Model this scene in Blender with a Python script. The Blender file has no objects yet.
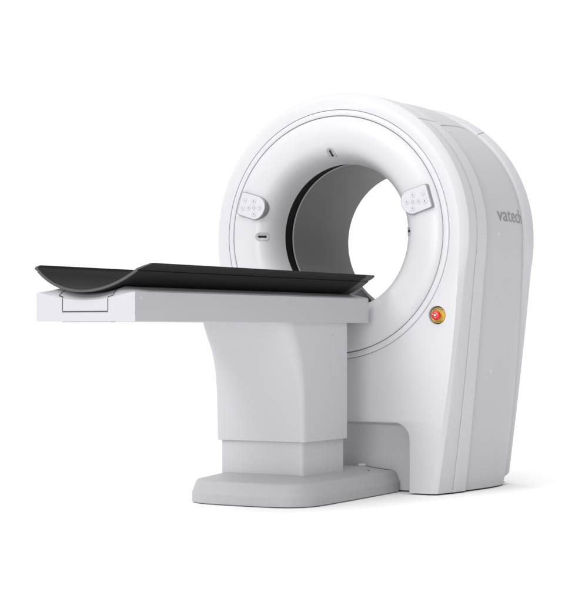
import bpy, bmesh, math, random
from mathutils import Vector, Matrix
from mathutils.geometry import tessellate_polygon
C = bpy.context.scene.collection
PI = math.pi
# ------------------------------------------------------------------ camera
G = 0.673                      # height of the lens above the floor
PSI = 0.5198
cd = bpy.data.cameras.new('camera'); cam = bpy.data.objects.new('camera', cd); C.objects.link(cam)
cam.location = (-.2071*math.cos(PSI)+7.7584*math.sin(PSI), -.2071*math.sin(PSI)-7.7584*math.cos(PSI), G)
cam.rotation_euler = (PI/2, 0, PSI)
cd.sensor_fit = 'HORIZONTAL'; cd.sensor_width = 36; cd.lens = 1852.4/572*36
cd.shift_y = 29.2/572
cd.clip_start = .1; cd.clip_end = 500
bpy.context.scene.camera = cam
# ------------------------------------------------------------------ world: a white studio, brightest overhead and behind, dimmer on the camera's right
W = bpy.data.worlds.new('World'); bpy.context.scene.world = W; W.use_nodes = True
nt = W.node_tree; nt.nodes.clear()
out = nt.nodes.new('ShaderNodeOutputWorld'); bg = nt.nodes.new('ShaderNodeBackground')
tc = nt.nodes.new('ShaderNodeTexCoord'); sp = nt.nodes.new('ShaderNodeSeparateXYZ')
nt.links.new(tc.outputs['Generated'], sp.inputs[0])
def wmath(op, a, b=None):
    n = nt.nodes.new('ShaderNodeMath'); n.operation = op
    for i, v in enumerate((a, b)):
        if v is None: continue
        if isinstance(v, (int, float)): n.inputs[i].default_value = v
        else: nt.links.new(v, n.inputs[i])
    return n.outputs[0]
def wramp(v, lo, hi, a, b):
    n = nt.nodes.new('ShaderNodeMapRange'); n.interpolation_type = 'SMOOTHSTEP'
    nt.links.new(v, n.inputs[0])
    for i, x in zip((1, 2, 3, 4), (lo, hi, a, b)): n.inputs[i].default_value = x
    return n.outputs[0]
SIDE, BACK, TOP = .24, 1.06, 2.05
facing = wmath('ADD', wmath('MULTIPLY', sp.outputs[0], -.5), wmath('MULTIPLY', sp.outputs[1], .87))
back = wramp(facing, .2, .65, SIDE, BACK)
over = wmath('ADD', wmath('ADD', wmath('MULTIPLY', sp.outputs[2], .94), wmath('MULTIPLY', sp.outputs[1], -.33)), wmath('MULTIPLY', sp.outputs[0], -.08))
top = wramp(over, .45, .95, 0, TOP-SIDE)
val = wmath('MAXIMUM', back, wmath('ADD', top, SIDE))
nt.links.new(val, bg.inputs['Strength'])
bg.inputs['Color'].default_value = (1, 1, 1, 1)
nt.links.new(bg.outputs[0], out.inputs[0])
# ------------------------------------------------------------------ lamps
def area(name, loc, target, size, power, col=(1, 1, 1)):
    l = bpy.data.lights.new(name, 'AREA'); l.shape = 'DISK'; l.size = size; l.energy = power; l.color = col
    o = bpy.data.objects.new(name, l); C.objects.link(o); o.location = loc
    o.rotation_euler = (Vector(target)-Vector(loc)).to_track_quat('-Z', 'Y').to_euler()
    return o
area('key_softbox', (-1.6, -9.0, 6.6), (0, 0, 1.2), 3.6, 380)
area('front_fill', (2.4, -9.2, 1.7), (0, 0, .8), 3.0, 235)  # fill lamp added to brighten the column and lower front under the table
vs = bpy.context.scene.view_settings
bpy.context.scene.display_settings.display_device = 'sRGB'
vs.view_transform = 'Standard'; vs.look = 'None'; vs.gamma = 1; vs.exposure = 0; vs.use_curve_mapping = False
# ------------------------------------------------------------------ materials
def mat(name, col, rough=.4, spec=.4, metal=0, vary=.03, bump=0, scale=300, coat=0):
    m = bpy.data.materials.new(name); m.use_nodes = True
    n = m.node_tree.nodes; L = m.node_tree.links; b = n['Principled BSDF']
    b.inputs['Roughness'].default_value = rough; b.inputs['Specular IOR Level'].default_value = spec
    b.inputs['Metallic'].default_value = metal; b.inputs['Coat Weight'].default_value = coat
    t = n.new('ShaderNodeTexCoord')
    no = n.new('ShaderNodeTexNoise'); no.inputs['Scale'].default_value = 4; no.inputs['Detail'].default_value = 5
    L.new(t.outputs['Object'], no.inputs['Vector'])
    mr = n.new('ShaderNodeMapRange'); mr.inputs[3].default_value = 1-vary; mr.inputs[4].default_value = 1+vary
    L.new(no.outputs['Fac'], mr.inputs[0])
    mx = n.new('ShaderNodeVectorMath'); mx.operation = 'SCALE'; mx.inputs[0].default_value = col
    L.new(mr.outputs[0], mx.inputs['Scale']); L.new(mx.outputs[0], b.inputs['Base Color'])
    r2 = n.new('ShaderNodeMapRange'); r2.inputs[3].default_value = max(0, rough-.05); r2.inputs[4].default_value = rough+.05
    L.new(no.outputs['Fac'], r2.inputs[0]); L.new(r2.outputs[0], b.inputs['Roughness'])
    if bump:
        n2 = n.new('ShaderNodeTexNoise'); n2.inputs['Scale'].default_value = scale; n2.inputs['Detail'].default_value = 2
        L.new(t.outputs['Object'], n2.inputs['Vector'])
        bu = n.new('ShaderNodeBump'); bu.inputs['Strength'].default_value = bump; bu.inputs['Distance'].default_value = .001
        L.new(n2.outputs['Fac'], bu.inputs['Height']); L.new(bu.outputs[0], b.inputs['Normal'])
    return m
M = dict(
    white=mat('white_enamel', (.55, .55, .575), .36, .4, bump=.04),
    ring=mat('white_ring_enamel', (.55, .55, .575), .33, .45),
    grey=mat('pale_grey_enamel', (.50, .50, .523), .42, .35, bump=.05),
    table=mat('table_enamel', (.43, .43, .455), .45, .35, bump=.04),
    column=mat('column_enamel_lifted', (.49, .49, .515), .45, .35, bump=.04),  # lighter than the table enamel, to offset the shade on the column
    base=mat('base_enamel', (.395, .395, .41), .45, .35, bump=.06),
    pad=mat('keypad_plastic', (.55, .55, .58), .4, .4),
    screw=mat('screw_grey', (.33, .33, .34), .4, .4),
    seal=mat('seal_grey', (.3, .3, .305), .7, .2),
    wallshade=mat('keypad_wall_shade_grey', (.27, .27, .285), .45, .35),  # keypad body darkened to paint the shade on its side walls
    inside_dark=mat('cradle_inside_dark', (.0085, .0085, .009), .75, .05),  # inside of the cradle shell, coloured dark as if shaded
    gasket=mat('gasket_rubber', (.06, .06, .062), .7, .2),
    black=mat('scan_window_black', (.004, .004, .004), .6, .04),
    liner=mat('bore_liner_grey', (.165, .165, .167), .5, .2),
    linerrim=mat('liner_rim_grey', (.42, .42, .43), .4, .4),
    trim=mat('rim_and_end_shading_grey', (.07, .07, .072), .55, .2),  # grey front rim; at the rear it paints the end's lighter shading
    carriage=mat('carriage_grey', (.11, .11, .115), .5, .3),
    slit=mat('slit_glass_black', (.006, .006, .006), .15, .5),
    ink=mat('print_grey', (.13, .13, .14), .5, .3),
    icon=mat('icon_grey', (.16, .16, .18), .5, .3),
    iconring=mat('icon_ring_grey', (.42, .42, .45), .5, .3),
    logo=mat('logo_grey', (.24, .24, .25), .45, .35),
    red=mat('red_plastic', (.62, .012, .012), .28, .5),
    yellow=mat('yellow_plastic', (.56, .385, .05), .4, .4),
    mark=mat('mark_glint_gap_white', (.85, .85, .85), .4, .4),  # arrow print, painted knob highlight, and white seen through the base gap
    cap=mat('cap_plastic', (.56, .56, .58), .38, .4),
    floor=mat('white_floor', (.93, .93, .93), .8, .1, vary=.005),
)
def carbon(name, c1, c2):
    m = mat(name, (.017, .017, .018), .6, .05, coat=.0)
    n = m.node_tree.nodes; L = m.node_tree.links; b = n['Principled BSDF']
    t = n.new('ShaderNodeTexCoord'); ck = n.new('ShaderNodeTexChecker'); ck.inputs['Scale'].default_value = 160
    mp = n.new('ShaderNodeMapping'); mp.inputs['Rotation'].default_value = (0, 0, PI/4); mp.inputs['Scale'].default_value = (1, 1, .0)
    L.new(t.outputs['Object'], mp.inputs[0]); L.new(mp.outputs[0], ck.inputs['Vector'])
    ck.inputs['Color1'].default_value = (c1, c1, c1*1.03, 1); ck.inputs['Color2'].default_value = (c2, c2, c2*1.03, 1)
    L.new(ck.outputs['Color'], b.inputs['Base Color'])
    return m
M['carbon'] = carbon('carbon_fibre', .017, .024)
M['inside_dark'] = carbon('carbon_fibre_darkened', .0055, .0125)  # carbon darkened so the upward-facing inside of the cradle looks shaded
# ------------------------------------------------------------------ mesh helpers
class MB:
    def __init__(s): s.v = []; s.f = []
    def add(s, vs, fs):
        k = len(s.v); s.v += [tuple(p) for p in vs]; s.f += [tuple(i+k for i in f) for f in fs]
    def grid(s, rows, closed=False):
        n = len(rows[0]); vs = [p for r in rows for p in r]; fs = []
        for i in range(len(rows)-1):
            for j in range(n if closed else n-1):
                j2 = (j+1) % n; fs.append((i*n+j, i*n+j2, (i+1)*n+j2, (i+1)*n+j))
        s.add(vs, fs)
    def fan(s, loop, centre=None):
        if centre is None: s.add(loop, [tuple(range(len(loop)))])
        else:
            n = len(loop); s.add(list(loop)+[centre], [(i, (i+1) % n, n) for i in range(n)])
    def box(s, x0, x1, y0, y1, z0, z1):
        s.add([(x, y, z) for z in (z0, z1) for y in (y0, y1) for x in (x0, x1)],
              [(0, 2, 3, 1), (4, 5, 7, 6), (0, 1, 5, 4), (2, 6, 7, 3), (0, 4, 6, 2), (1, 3, 7, 5)])
    def build(s, name, m, root=None, angle=32, bevel=0):
        me = bpy.data.meshes.new(name)
        org = Vector((0, 0, 0))
        if root is not None: org = wloc(root)
        me.from_pydata([tuple(Vector(p)-org) for p in s.v], [], s.f)
        bm = bmesh.new(); bm.from_mesh(me)
        bmesh.ops.remove_doubles(bm, verts=bm.verts, dist=1e-5)
        bmesh.ops.recalc_face_normals(bm, faces=bm.faces)
        bm.to_mesh(me); bm.free()
        me.polygons.foreach_set('use_smooth', [True]*len(me.polygons))
        me.set_sharp_from_angle(angle=math.radians(angle))
        me.materials.append(M[m])
        o = bpy.data.objects.new(name, me); C.objects.link(o)
        if root is not None: o.parent = root
        if bevel:
            bv = o.modifiers.new('bevel', 'BEVEL'); bv.width = bevel; bv.segments = 3; bv.limit_method = 'ANGLE'; bv.angle_limit = math.radians(40)
        return o
def wloc(o):
    v = Vector(o.location)
    while o.parent: o = o.parent; v = v+Vector(o.location)
    return v
def tag(o, label=None, cat=None, kind=None, group=None):
    for k, v in (('label', label), ('category', cat), ('kind', kind), ('group', group)):
        if v: o[k] = v
    return o
def empty(name, loc, label, cat):
    o = bpy.data.objects.new(name, None); o.empty_display_size = .1; C.objects.link(o); o.location = loc
    return tag(o, label, cat)
def catmull(pts, n=6):
    r = []; P = [pts[0]]+list(pts)+[pts[-1]]
    for i in range(1, len(P)-2):
        for k in range(n):
            t = k/n; q = []
            for a, b, c, d in zip(P[i-1], P[i], P[i+1], P[i+2]):
                q.append(.5*(2*b+(c-a)*t+(2*a-5*b+4*c-d)*t*t+(3*b-a-3*c+d)*t**3))
            r.append(tuple(q))
    r.append(tuple(pts[-1])); return r
def sweep_disc(mb, o, n, r, h, seg=32, u=None, bev=.15):
    """a low round button standing on point o along n"""
    o = Vector(o); n = Vector(n).normalized(); u = n.orthogonal().normalized(); v = n.cross(u)
    prof = [(r, 0), (r, h*(1-bev)), (r-h*bev, h)]
    rows = [[o+n*z+(u*math.cos(a)+v*math.sin(a))*q for a in [2*PI*k/seg for k in range(seg)]] for q, z in prof]
    mb.grid(rows, True); mb.fan(rows[-1])
# ------------------------------------------------------------------ floor
f = MB(); f.add([(-60, -60, 0), (60, -60, 0), (60, 60, 0), (-60, 60, 0)], [(0, 1, 2, 3)])
tag(f.build('floor', 'floor'), kind='structure')

# ================================================================== GANTRY
ZC = .4003+G                   # height of the bore axis
gantry = empty('ct_gantry', (0, .36, 0), 'white ring-shaped scanner gantry with a round bore, standing upright on the floor', 'ct scanner')
NOTCH = [math.radians(52), math.radians(128)]
ths = sorted([PI*k/120 for k in range(121)]+[a+math.radians(d) for a in NOTCH for d in (-.3, -.14, .14, .3)])
ths = [t for t in ths if not any(abs(t-a) < math.radians(.12) for a in NOTCH)]
SIDEN = 26
def taper(dz, a, b):
    s = min(1, dz/.16); s = s*s*(3-2*s)
    return a*dz*s+b*dz*dz
def outline(Y, w, a, b, zb=0.0, notch=True):
    """right foot -> over the top -> left foot"""
    pts = []
    for k in range(SIDEN):
        z = zb+(ZC-zb)*k/SIDEN; pts.append((w-taper(ZC-z, a, b), Y, z))
    for t in ths:
        r = w
        if notch and any(abs(t-q) < math.radians(.2) for q in NOTCH): r -= .005
        pts.append((r*math.cos(t), Y, ZC+r*math.sin(t)))
    return pts+[(-x, y, z) for x, y, z in reversed(pts[:SIDEN])]
def ab(Y):
    K = [(0, .0255, .09), (.03, .09, .0315), (.11, .075, .027), (.24, .069, .0165), (.45, .035, .043), (.60, .014, .060), (.66, .02, .062)]
    for (y0, a0, b0), (y1, a1, b1) in zip(K, K[1:]):
        if Y <= y1:
            t = max(0, (Y-y0)/(y1-y0)); return a0+(a1-a0)*t, b0+(b1-b0)*t
    return K[-1][1:]
def row(Y, w, zb=0.0, notch=True): return outline(Y, w, *ab(Y), zb, notch)
# front shell: chamfer and short side
fs = MB()
FRONT = [(0, .5655), (.0012, .5682), (.0285, .5945), (.0315, .5965), (.06, .5975), (.107, .598), (.1088, .5972), (.1092, .588)]
def narrow(r):      # the chamfer turns more frontal towards the foot
    return [(x, y*(1-.55*min(1, max(0, (ZC-z)/1.08))), z) for x, y, z in r]
rows = [narrow(row(y, w, .006, False)) if y < .04 else row(y, w, .006) for y, w in FRONT]
fs.grid(rows)
# flat face with three openings: ring, emergency button, bottom alcove
A_X, A_T, A_R = .347, G-.376, .075
arch = [(A_X, .006), (A_X, .15)]
for k in range(13):
    t = PI/2*k/12; arch.append((A_X-A_R+A_R*math.cos(t), A_T-A_R+A_R*math.sin(t)))
arch = arch+[(-x, z) for x, z in reversed(arch)]
outer = [(p[0], p[2]) for p in rows[0]]
face_loop = outer+[(x, z) for x, z in reversed(arch)]
R_HOLE = .5237
ringhole = [(R_HOLE*math.cos(2*PI*k/200), ZC+R_HOLE*math.sin(2*PI*k/200)) for k in range(200)]
ES = (.468, G+.061); ES_R = .0385
eshole = [(ES[0]+ES_R*math.cos(2*PI*k/48), ES[1]+ES_R*math.sin(2*PI*k/48)) for k in range(48)]
loops = [face_loop, ringhole, eshole]
flat = [p for l in loops for p in l]
tris = tessellate_polygon([[Vector((x, z, 0)) for x, z in l] for l in loops])
fs.add([(x, 0, z) for x, z in flat], tris)
fs.grid([[(x, y, z) for x, z in ringhole] for y in (0, .012)], True)
fs.grid([[(ES[0]+(x-ES[0])*k, y, ES[1]+(z-ES[1])*k) for x, z in eshole] for y, k in ((0, 1), (.0015, .965), (.022, .92))], True)
# alcove: rounded lip, walls, back
def inset_arch(d):
    a = []
    n = len(arch)
    for i, (x, z) in enumerate(arch):
        p = arch[max(0, i-1)]; q = arch[min(n-1, i+1)]
        tx, tz = q[0]-p[0], q[1]-p[1]; l = math.hypot(tx, tz) or 1
        a.append((x-tz/l*d, z+tx/l*d))
    return a
lip = [(0, 0), (.001, .0028), (.0035, .005), (.008, .006), (.085, .012), (.098, .02), (.104, .034)]
fs.grid([[(x, y, max(z, .006)) for x, z in inset_arch(d)] for y, d in lip])
bk = inset_arch(.034)
fs.add([(x, .104, max(z, .006)) for x, z in bk], [tuple(range(len(bk)))])
shell = fs.build('front_shell', 'white', gantry, 28)
# side cover (with the soft step and the bulge)
BAND = [(.1128, .590), (.1132, .5972), (.115, .598), (.15, .5985), (.185, .5985), (.205, .598), (.214, .594), (.222, .5875), (.229, .5845), (.238, .5845), (.262, .5875), (.31, .592),
        (.36, .596), (.41, .5985), (.46, .5988), (.51, .5965), (.56, .591), (.60, .585), (.63, .579), (.655, .572)]
bp = BAND[:3]+catmull(BAND[3:], 4)
def wband(Y):
    for (y0, w0), (y1, w1) in zip(bp, bp[1:]):
        if y0 <= Y <= y1: return w0+(w1-w0)*(Y-y0)/(y1-y0)
SPLIT = next(i for i, p in enumerate(bp) if p[0] >= .2285)
sh = MB(); sh.grid([row(y, w, .006) for y, w in bp[:SPLIT+1]]); sh.build('shell_band', 'white', gantry, 28)
sc = MB(); sc.grid([row(y, w, .006+max(0, (y-.60)*.3)) for y, w in bp[SPLIT:]])
band = sc.build('side_cover', 'grey', gantry, 28)
# seam gasket between shell and cover
sg = MB(); sg.grid([row(y, .5915, .006, False) for y in (.1085, .1135)]); sg.build('gasket', 'gasket', gantry)
# rear rim and rear plate
rr = MB()
RIM = [(.652, .572), (.655, .583), (.658, .5868), (.662, .5885), (.675, .5937), (.688, .5975), (.699, .5997), (.709, .5997), (.716, .597), (.720, .590)]
rrows = [outline(y, w, .09, .022, .022+max(0, (y-.655)*.5)) for y, w in RIM]
rr.grid(rrows)
last = rrows[-1]; hole = []
for x, y, z in last:
    t = math.atan2(z-ZC, x); hole.append((.332*math.cos(t), .722, ZC+.332*math.sin(t)))
rr.grid([last, hole])
rr.add([last[0], last[-1], hole[-1], hole[0]], [(0, 1, 2, 3)])
rr.build('rear_rim', 'white', gantry, 28)
# underside plate
ub = MB()
ft = [row(y, .585, .012)[0] for y in (.142, .2, .4, .6, .66)]
ub.add([(x-.004, y, .012) for x, y, z in ft]+[(-x+.004, y, .012) for x, y, z in reversed(ft)], [tuple(range(2*len(ft)))])
ub.build('underside_plate', 'gasket', gantry)
# four levelling feet, barely seen, carry the gantry
for x in (-.38, .38):
    for y in (.16, .58):
        ff = MB(); sweep_disc(ff, (x, y, 0), (0, 0, 1), .03, .013); ff.build('levelling_foot', 'gasket', gantry)
# ring, gaskets and flared funnel
def revolve(mb, prof, n=192, x0=0):
    mb.grid([[(r*math.cos(2*PI*k/n), y, ZC+r*math.sin(2*PI*k/n)) for k in range(n)] for r, y in prof], True)
gk = MB(); revolve(gk, [(.487, .010), (.53, .010)]); gk.build('ring_gasket', 'seal', gantry)
rg = MB(); revolve(rg, [(.5217, .012), (.5217, .0012), (.5202, -.0006), (.517, -.0022), (.503, -.0045), (.4995, -.0040), (.4978, -.002), (.4978, .012)])
rg.build('front_ring', 'ring', gantry)
FUN = [(.4955, .012), (.4955, .0005), (.4945, -.003), (.490, -.0075), (.476, -.0145), (.455, -.0205), (.43, -.0245), (.405, -.0255), (.382, -.0225), (.362, -.0145), (.345, -.0015), (.331, .016), (.319, .040), (.310, .066), (.304, .092), (.302, .104)]
fun = catmull(FUN[2:], 8)
for _ in range(40): fun = [fun[0]]+[tuple((a+2*b+c)/4 for a, b, c in zip(p, q, r)) for p, q, r in zip(fun, fun[1:], fun[2:])]+[fun[-1]]
fun = FUN[:2]+fun
fu = MB(); revolve(fu, fun+[(.303, .107), (.315, .107)]); funnel = fu.build('bore_funnel', 'ring', gantry)
cum = [0]
for p, q in zip(fun, fun[1:]): cum.append(cum[-1]+math.hypot(p[0]-q[0], p[1]-q[1]))
def fun_at(s):
    for i in range(len(cum)-1):
        if cum[i] <= s <= cum[i+1]:
            t = (s-cum[i])/(cum[i+1]-cum[i]); p, q = fun[i], fun[i+1]
            r, y = p[0]+(q[0]-p[0])*t, p[1]+(q[1]-p[1])*t
            dr, dy = (q[0]-p[0]), (q[1]-p[1]); l = math.hypot(dr, dy)
            return r, y, -abs(dy/l) if False else (dy/l), (dr/l)
    return fun[-1][0], fun[-1][1], 1, 0
def s_of_r(r):
    for i, p in enumerate(fun):
        if p[0] < r: return cum[i]
    return cum[-1]
def fun_pt(th, s, c, h):
    """th angle, s arc length along the meridian, c sideways, h height off the surface"""
    r, y, a, b = fun_at(s)
    # meridian direction is (dr,dy)=(b,a); outward normal points to the axis / the viewer
    nr, ny = -a, b
    if ny > 0: nr, ny = -nr, -ny
    if abs(ny) < 1e-6: nr, ny = -1, 0
    if nr > 0 and r < .37: nr, ny = -nr, -ny
    r += nr*h; y += ny*h; t = th+c/r
    return (r*math.cos(t), y, ZC+r*math.sin(t))
sw = MB(); revolve(sw, [(.3145, .106), (.3125, .108), (.3125, .187)]); sw.build('scan_window', 'black', gantry)
lr = MB(); revolve(lr, [(.3165, .190), (.3165, .1865), (.3155, .1855), (.3095, .1855), (.3085, .1865), (.3085, .19)]); lr.build('liner_rim', 'linerrim', gantry)
bl = MB(); revolve(bl, [(.3085, .19), (.3085, .69), (.310, .702), (.316, .713), (.324, .7205), (.332, .722)]); bl.build('bore_liner', 'liner', gantry)
# laser slots on the funnel
def stadium(L, Wd, k=10):
    r = Wd/2; d = L/2-r; p = []
    for i in range(k+1):
        t = -PI/2+PI*i/k; p.append((d+r*math.cos(t), r*math.sin(t)))
    for i in range(k+1):
        t = PI/2+PI*i/k; p.append((-d+r*math.cos(t), r*math.sin(t)))
    return p
def slot(th, r0):
    s0 = s_of_r(r0)
    def loop(L, Wd, h): return [fun_pt(th, s0+a, b, h) for a, b in stadium(L, Wd)]
    b = MB(); rows = [loop(.064, .038, -.001), loop(.064, .038, .0008), loop(.060, .034, .0026), loop(.056, .030, .0026), loop(.050, .024, .0009)]
    b.grid(rows, True); b.fan(rows[-1], fun_pt(th, s0, 0, .0009))
    o = b.build('laser_slot', 'linerrim', gantry)
    q = MB(); rows = [loop(.037, .0095, .0010), loop(.037, .0095, .0018)]
    q.grid(rows, True); q.fan(rows[-1], fun_pt(th, s0, 0, .0018)); q.build('slit', 'slit', o)
slot(PI, .352); slot(math.radians(93.5), .343); slot(math.radians(1), .337)
# ---- control panels on the funnel
KP = [(.434, .5965), (.4645, .5015), (.455, .4955), (.374, .470), (.352, .476), (.332, .492), (.320, .520), (.322, .545), (.333, .561), (.349, .571)]
KP = [(.436, .5965)]+KP[1:]
def rounded(poly, r=.006, k=4):
    o = []; n = len(poly)
    for i in range(n):
        p, c, q = [Vector(poly[j % n]) for j in (i-1, i, i+1)]
        d1 = (p-c); d2 = (q-c); l = min(r, d1.length*.45, d2.length*.45)
        a = c+d1.normalized()*l; b = c+d2.normalized()*l
        for j in range(k+1):
            t = j/k; o.append(tuple((1-t)**2*a+2*t*(1-t)*c+t*t*b))
    return o
BT = [(.4215, .5565), (.3765, .5515), (.4325, .5240), (.4025, .5238), (.3765, .5232), (.3485, .5226), (.3765, .4960)]
def panel(sx):
    poly = rounded(KP, .010); cx = sum(p[0] for p in poly)/len(poly); cz = sum(p[1] for p in poly)/len(poly)
    def loop(k, y): return [(sx*(cx+(x-cx)*k), y, G+cz+(z-cz)*k) for x, z in poly]
    b = MB(); rows = [loop(1.01, .06), loop(1.01, -.012), loop(1.0, -.031), loop(.985, -.0340), loop(.955, -.0352)]
    b.grid(rows, True); b.fan(rows[-1])
    o = b.build('control_panel', 'wallshade', gantry)
    fp = MB(); rows = [loop(.948, -.0345), loop(.945, -.0358), loop(.94, -.0362)]
    fp.grid(rows, True); fp.fan(rows[-1]); fp.build('faceplate', 'pad', o)
    for i, (x, z) in enumerate(BT):
        R = .0105 if i != 4 else .009; x *= sx
        z += G
        bb = MB(); sweep_disc(bb, (x, -.0360, z), (0, -1, 0), R, .0016); bt = bb.build('button', 'pad', o)
        br = MB()
        for k0, k1 in ((R*.93, R*.84),):
            n = 32; br.grid([[(x+q*math.cos(2*PI*k/n), -.0378, z+q*math.sin(2*PI*k/n)) for k in range(n)] for q in (k0, k1)], True)
        br.build('ring_mark', 'iconring', bt)
        ic = MB(); y = -.0380; e = .0042
        def tri(ang):
            ic.add([(x+e*math.cos(ang+a), y, z+e*math.sin(ang+a)) for a in (0, 2.3, -2.3)], [(0, 1, 2)])
        if i == 1: tri(PI/2)
        elif i == 6: tri(-PI/2)
        elif i == 3: tri(PI if sx < 0 else 0)
        elif i == 5: tri(0 if sx < 0 else PI)
        elif i == 4:
            n = 20; ic.grid([[(x+q*math.cos(2*PI*k/n), y, z+q*math.sin(2*PI*k/n)) for k in range(n)] for q in (.0045, .0034)], True)
        elif i == 0: ic.add([(x-e, y, z-.001), (x+e, y, z-.001), (x+e, y, z+.001), (x-e, y, z+.001)], [(0, 1, 2, 3)])
        else: ic.add([(x+.004*math.cos(PI/2+PI*k/8), y, z+.004*math.sin(PI/2+PI*k/8)) for k in range(9)], [tuple(range(9))])
        ic.build('icon', 'icon', bt)
panel(-1); panel(1)
# ---- emergency stop button in its round recess
ey = .021
e1 = MB(); n = 48
rows = [[(ES[0]+q*math.cos(2*PI*k/n), y, ES[1]+q*math.sin(2*PI*k/n)) for k in range(n)] for q, y in ((.0325, .0215), (.0325, .012), (.031, .0095), (.016, .0095))]
e1.grid(rows, True); e1.fan(rows[-1]); es = e1.build('emergency_button', 'yellow', gantry)
e2 = MB()
rows = [[(ES[0]+q*math.cos(2*PI*k/n), y, ES[1]+q*math.sin(2*PI*k/n)) for k in range(n)] for q, y in ((.0125, .0095), (.0125, -.004), (.0185, -.006), (.0195, -.010), (.0185, -.0155), (.0145, -.019), (.006, -.0205))]
e2.grid(rows, True); e2.fan(rows[-1]); kn = e2.build('push_knob', 'red', es)
e3 = MB()
for k in range(3):
    a0 = PI/2+2*PI*k/3
    e3.grid([[(ES[0]+q*math.cos(a0+t*.1), -.0196+(.0024 if q > .011 else 0)-.0008, ES[1]+q*math.sin(a0+t*.1)) for t in range(12)] for q in (.0095, .0118)])
    a1 = a0+1.1
    e3.add([(ES[0]+q*math.cos(a1+d), -.0196-.0006, ES[1]+q*math.sin(a1+d)) for q, d in ((.0082, 0), (.0132, 0), (.0106, .35))], [(0, 1, 2)])
e3.fan([(ES[0]+.0042*math.cos(2*PI*k/20), -.0212, ES[1]+.0042*math.sin(2*PI*k/20)) for k in range(20)])  # white disc painted as the highlight on the knob
e3.build('arrow_marks_and_glint', 'mark', kn)
e4 = MB()
for base_a, cnt, sgn in ((PI/2, 9, -1), (-PI/2, 6, 1)):
    for k in range(cnt):
        a = base_a+(k-(cnt-1)/2)*.2
        u = Vector((math.cos(a), 0, math.sin(a))); v = Vector((-math.sin(a), 0, math.cos(a))); o = Vector((ES[0], .0090, ES[1]))
        if k == 0: e4 = MB()
        e4.add([o+u*.0245-v*.0018, o+u*.0245+v*.0018, o+u*.0285+v*.0018, o+u*.0285-v*.0018], [(0, 1, 2, 3)])
    e4.build('print_marks', 'ink', es)
# ---- round screw caps on the side cover
def side_pt(Y, z, h=0):
    w = wband(Y); a, b = ab(Y)
    if z > ZC:
        t = math.asin((z-ZC)/w); n = Vector((math.cos(t), 0, math.sin(t)))
        return Vector((0, Y, ZC))+n*(w+h), n
    n = Vector((1, 0, -(.05 if ZC-z > .05 else .0)*1)).normalized()
    return Vector((w-taper(ZC-z, a, b), Y, z))+n*h, n
for sx in (1, -1):
    for Y, z in ((.172, ZC+.003), (.335, ZC+.003), (.63, ZC+.003), (.345, G-.174), (.625, G-.176), (.285, ZC+.5885*math.sin(math.radians(48.6)))):
        p, n = side_pt(Y, z); e = .03
        p2, _ = side_pt(min(Y+.01, .654), z); tn = (p2-p).normalized(); n = (n-tn*n.dot(tn)).normalized()
        p.x *= sx; n.x *= sx
        m_ = MB(); sweep_disc(m_, p-n*.001, n, .0105 if Y != .172 else .006, .0026, 28); m_.build('screw_cap', 'cap', gantry)
# ---- lettering on the right side of the cover
def lettering(word, Y0, Y1, zb, xh, sx=1):
    cu = bpy.data.curves.new('lettering', 'FONT'); cu.body = word; cu.size = 1; cu.offset = .006; cu.resolution_u = 6
    o = bpy.data.objects.new('lettering_curve', cu); C.objects.link(o)
    bpy.context.view_layer.update()
    me = bpy.data.meshes.new_from_object(o.evaluated_get(bpy.context.evaluated_depsgraph_get()))
    bpy.data.objects.remove(o); bpy.data.curves.remove(cu)
    bm = bmesh.new(); bm.from_mesh(me)
    xs = [v.co.x for v in bm.verts]; x0, x1 = min(xs), max(xs)
    k = (Y1-Y0)/(x1-x0); kz = xh/.53
    for v in bm.verts: v.co = Vector((Y0+(v.co.x-x0)*k, v.co.y*kz+zb, 0))
    for i in range(60):
        g = bm.verts[:]+bm.edges[:]+bm.faces[:]
        bmesh.ops.bisect_plane(bm, geom=g, plane_co=(Y0+(Y1-Y0)*i/60, 0, 0), plane_no=(1, 0, 0))
    for i in range(8):
        g = bm.verts[:]+bm.edges[:]+bm.faces[:]
        bmesh.ops.bisect_plane(bm, geom=g, plane_co=(0, zb+xh*1.5*i/8, 0), plane_no=(0, 1, 0))
    org = wloc(gantry)
    for v in bm.verts:
        p, n = side_pt(v.co.x, v.co.y, .0009); p.x *= sx; v.co = p-org
    bmesh.ops.triangulate(bm, faces=bm.faces[:])
    me2 = bpy.data.meshes.new('lettering'); bm.to_mesh(me2); bm.free(); me2.materials.append(M['logo'])
    t = bpy.data.objects.new('lettering', me2); C.objects.link(t); t.parent = gantry
lettering('vatech', .335, .628, G+.461, .044)

# ================================================================== PATIENT TABLE
table = empty('patient_table', (0, -.45, 0), 'white patient table with black curved cradle on a square column before the ring gantry', 'exam table')
# base plate
half = [(0, -.790), (.07, -.789), (.13, -.784), (.18, -.772), (.222, -.746), (.252, -.705), (.267, -.65), (.270, -.57)]
half = catmull(half, 4)+[(.268, -.45), (.264, -.3), (.258, -.1), (.252, .06), (.249, .078), (.240, .088), (.225, .090), (.1, .090), (0, .090)]
half = [(x*1.03, y) for x, y in half]
plan = half+[(-x, y) for x, y in reversed(half[1:-1])]
def inset(poly, d):
    n = len(poly); r = []
    for i in range(n):
        p, q = poly[i-1], poly[(i+1) % n]; tx, ty = q[0]-p[0], q[1]-p[1]; l = math.hypot(tx, ty) or 1
        r.append((poly[i][0]-ty/l*d, poly[i][1]+tx/l*d))
    return r
bs = MB()
prof = [(.003, .003), (.006, 0), (.0405, 0), (.080, .0145), (.0845, .0168), (.088, .0198), (.0905, .0238), (.0922, .029), (.0938, .038)]
rows = [[(x, y, z) for x, y in inset(plan, d)] for z, d in prof]
bs.grid(rows, True)
top = rows[-1]; bs.grid([top, [(x*.72, -.40+(y+.40)*.80, .1125) for x, y, z in top]], True)
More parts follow.
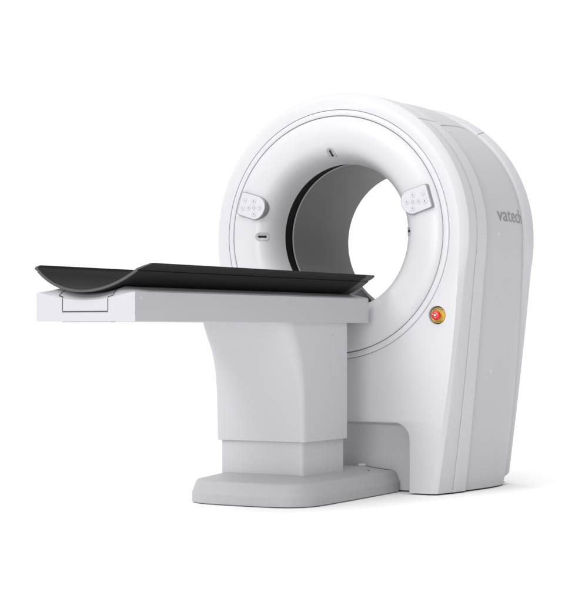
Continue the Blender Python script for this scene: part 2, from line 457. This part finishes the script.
bs.fan([(x*.72, -.40+(y+.40)*.80, .1125) for x, y, z in top])
bs.fan(rows[0])
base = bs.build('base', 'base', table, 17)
for x, y in ((.155, .02), (.205, -.10), (-.155, .02), (-.205, -.10)):
    m_ = MB(); sweep_disc(m_, (x, y, .0985), (0, 0, 1), .006, .004); m_.build('bolt', 'ink', base)
m_ = MB(); m_.box(.073, .102, .066, .086, .096, .1125); m_.build('gap_glimpse_block', 'mark', base, bevel=.0015)  # white block added for bright background showing through a gap
# column (inner lift tube) and sleeve
def rrect(Wd, yf, yr, rf, rb, seam=None, k=8):
    p = []
    def arc(cx, cy, r, a0):
        for i in range(k+1):
            t = a0+PI/2*i/k; p.append((cx+r*math.cos(t), cy+r*math.sin(t)))
    def side(sx):
        if seam is None: return
        for d, i in ((-.0014, 0), (-.0006, .0018), (.0006, .0018), (.0014, 0)):
            p.append((sx*(Wd-i), seam+sx*d))
    side(1); arc(Wd-rb, yr-rb, rb, 0); arc(-Wd+rb, yr-rb, rb, PI/2); side(-1)
    arc(-Wd+rf, yf+rf, rf, PI); arc(Wd-rf, yf+rf, rf, 3*PI/2)
    return [(x-.004, y) for x, y in p]
cl = MB(); zs = [.105, .18, .26, .30]
rows = [[(x, y, z) for x, y in rrect(.186, -.607, -.268, .016, .006, -.41)] for z in zs]
cl.grid(rows, True); cl.build('column', 'column', table, 30)
YF = [(-.433, -.620), (-.35, -.622), (-.283, -.625), (-.24, -.6275), (-.196, -.633), (-.16, -.6395), (-.129, -.6475), (-.096, -.6595), (-.064, -.6765), (-.03, -.698), (0, -.715), (.0315, -.731)]
sv = MB(); yf = catmull(YF, 3)
def flare(z): t = min(1, max(0, (z+.27)/.29)); return t*t*(3-2*t)
rows = [[(x, y, z+G) for x, y in rrect(.1995, f_-.024*flare(z), -.261, .020+.036*flare(z), .006, -.404)] for z, f_ in yf]
inn = [(x, y, G-.433) for x, y in rrect(.193, -.613, -.268, .018, .004, -.404)]
low = [(x, y, G-.433) for x, y in rrect(.1985, -.6185, -.2625, .0195, .005, -.404)]
rows[0] = [(x, y, G-.4315) for x, y, z in rows[0]]
sv.grid([[(p[0], p[1], G-.30) for p in inn], inn, low]+rows, True)
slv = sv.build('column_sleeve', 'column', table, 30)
for zz in (-.02, -.19, -.405):
    m_ = MB(); sweep_disc(m_, (.1953, -.388, G+zz), (1, 0, 0), .0028, .001, 16); m_.build('screw', 'screw', slv)
# table top
TW, T0, T1, ZB = .203, -1.775, -.094, G+.0295
def mound(x):
    a = abs(x)
    if a > .1968: return .1325-(a-.1968)/.0062*.0050
    if a > .125: return .147-(a-.125)/.0718*.0145
    return .1275+(a/.125)**2*.0195
xs = [-.203, -.2025, -.2015, -.1995, -.1968, -.18, -.16, -.14, -.125]+[-.12+.005*k for k in range(25)]
xs[-1] = 0.0; xs = xs+[-x for x in reversed(xs[:-1])]
def scoop(x): return min(.1005+.0275*min(1, abs(x)/.19)**1.9, mound(x)-.0005)
tt = MB(); rows = []
for Y, k in ((T0, 0), (T0+.004, .14), (T0+.02, .62), (T0+.04, .9), (T0+.055, 1), (-1.3, 1), (-.9, 1), (-.5, 1), (T1-.004, 1), (T1, .93)):
    rows.append([(x, Y, G+scoop(x)*(1-k)+mound(x)*k) for x in xs])
tt.grid(rows)
lo = [[(x*.9965, r[0][1], ZB) for x in xs] for r in rows]
md = [[(x, r[0][1], ZB+.004) for x in xs] for r in rows]
tt.grid([rows[0], md[0], lo[0]]); tt.grid([rows[-1], md[-1], lo[-1]])
for i in (0, -1): tt.grid([[r[i] for r in rows], [r[i] for r in md], [r[i] for r in lo]])
tt.grid(lo)
ttop = tt.build('table_top', 'table', table, 25)
# the foot panel outlined by a dark strip for its gap and shadow on the front of the table top
def front_pt(x, z, off):
    s = scoop(x)
    if z <= s: return Vector((x, T0-off, G+z))
    t = min(1, (z-s)/max(1e-4, mound(x)-s))
    ks = [(0, 0), (.14, .004), (.62, .02), (.9, .04), (1, .055)]
    for (k0, y0), (k1, y1) in zip(ks, ks[1:]):
        if t <= k1: return Vector((x, T0+y0+(y1-y0)*(t-k0)/(k1-k0)-off, G+z+off*.5))
path = [(-.103, .150), (-.106, .135), (-.1115, .119), (-.1105, .1165), (-.0935, .1115), (-.0935, .0625)]
path = path+[(-x, z) for x, z in reversed(path)]
dense = []
for p, q in zip(path, path[1:]):
    for k in range(8): dense.append((p[0]+(q[0]-p[0])*k/8, p[1]+(q[1]-p[1])*k/8))
dense.append(path[-1])
gp = MB(); rows = []
for i, (x, z) in enumerate(dense):
    p, q = dense[max(0, i-1)], dense[min(len(dense)-1, i+1)]
    l = math.hypot(q[0]-p[0], q[1]-p[1]); nx, nz = -(q[1]-p[1])/l, (q[0]-p[0])/l
    wd = .0013 if not (z < .063) else .0021  # strip widened along the bottom to draw the shadow there
    zc_ = min(z, mound(x)-.001)
    rows.append([front_pt(x+nx*a, min(zc_+nz*a, mound(x)-.001), h) for a, h in ((-wd, -.001), (-wd, .0011), (wd, .0011), (wd, -.001))])
gp.grid(rows); gp.build('panel_gap_and_shadow', 'gasket', ttop)
m_ = MB(); m_.box(-.10, .10, T0+.006, T0+.035, ZB-.003, ZB+.001); m_.build('underside_plate', 'table', ttop)
for Y in (T0+.035, T1-.03):
    for sx in (1, -1):
        m_ = MB(); sweep_disc(m_, (sx*.2028, Y, G+.108), (sx, 0, 0), .0048, .0011, 20); m_.build('screw', 'cap', ttop)
# black curved cradle
R0 = .337; ZB0 = G+.127
def arcz(x, R=R0, z0=ZB0): return z0+R-math.sqrt(R*R-x*x)
ext = [(x, arcz(x)) for x in [i*.0205 for i in range(11)]]
lipx = [(.2064, ext[-1][1]+.0002), (.2038, ext[-1][1]+.0019), (.2072, ext[-1][1]+.0046), (.221, G+.2075), (.2255, G+.2105), (.230, G+.2137), (.2325, G+.2158), (.2341, G+.2180), (.2348, G+.2202), (.2346, G+.2222), (.2332, G+.2237), (.2308, G+.2241), (.2270, G+.2228)]
TH = .008
intr = [(.2262, G+.2195), (.2200, G+.2142), (.2120, G+.2094)]+[(x, arcz(x, R0-TH, ZB0+TH)) for x in [.204-i*.0204 for i in range(11)]]
halfc = ext+lipx+intr      # from bottom centre outside, round the lip, to bottom centre inside
sec = [(-x, z) for x, z in reversed(ext[1:]+lipx)]
outer_sec = [(-x, z) for x, z in reversed(lipx)]+[(-x, z) for x, z in reversed(ext[1:])]+ext+lipx
inner_sec = intr+[(-x, z) for x, z in reversed(intr[:-1])]
loop_sec = outer_sec+inner_sec
def yfront(x, z): return -1.792+.034*(x/.2345)**2+.042*max(0, (z-G-.203)/.021)**2.2
def yrear(x, z): return -.100
def shell_rows(y0f, y1f, n, grow=0):
    rows = []
    for i in range(n+1):
        t = i/n
        rows.append([(x, y0f(x, z)+(y1f(x, z)-y0f(x, z))*t, z) for x, z in loop_sec])
    return rows
def cap(mb, r):
    no = len(outer_sec); ni = len(inner_sec)
    vs = list(r); fs_ = []
    # pair outer and inner runs by nearest x
    j = len(r)-1
    i = 0; jj = no+ni-1
    while i < no-1 or jj > no:
        if jj > no and (i == no-1 or abs(r[jj-1][0]-r[i][0]) < abs(r[i+1][0]-r[jj][0])): fs_.append((i, jj, jj-1)); jj -= 1
        else: fs_.append((i, jj, i+1)); i += 1
    mb.add(vs, fs_)
cr = MB()
rows = shell_rows(lambda x, z: yfront(x, z)+.006, lambda x, z: -.172, 12); no_ = len(outer_sec); cr.grid([[r[-1]]+r[:no_]+[r[no_]] for r in rows]); cap(cr, rows[0]); cap(cr, rows[-1])
cradle = cr.build('cradle', 'carbon', table, 40)
ip = MB(); ip.grid([r[no_:] for r in rows]); ip.build('cradle_inside_darkened', 'inside_dark', cradle, 40)  # cradle's own inside surface, in darker carbon to look shaded
for fa, fb in ((yfront, lambda x, z: yfront(x, z)+.006), (lambda x, z: -.172, yrear)):
    tr = MB(); rows = shell_rows(fa, fb, 2); tr.grid(rows, True); cap(tr, rows[0]); cap(tr, rows[-1]); tr.build('rim_or_end_shading', 'trim', cradle, 40)  # rear piece added to paint the lighter shading of the cradle's end
# carriage wedge under the head end of the cradle
wd = MB()
pr = [(-.20, .134), (-.20, .150), (-.02, .150), (.030, .172), (.045, .170), (.128, .128), (.126, .120), (-.09, .128)]
L_ = [[(x, y, G+z) for y, z in pr] for x in (-.105, .105)]
wd.grid(L_, True); wd.fan(L_[0]); wd.fan(L_[1]); wd.build('carriage', 'carriage', table, bevel=.002)
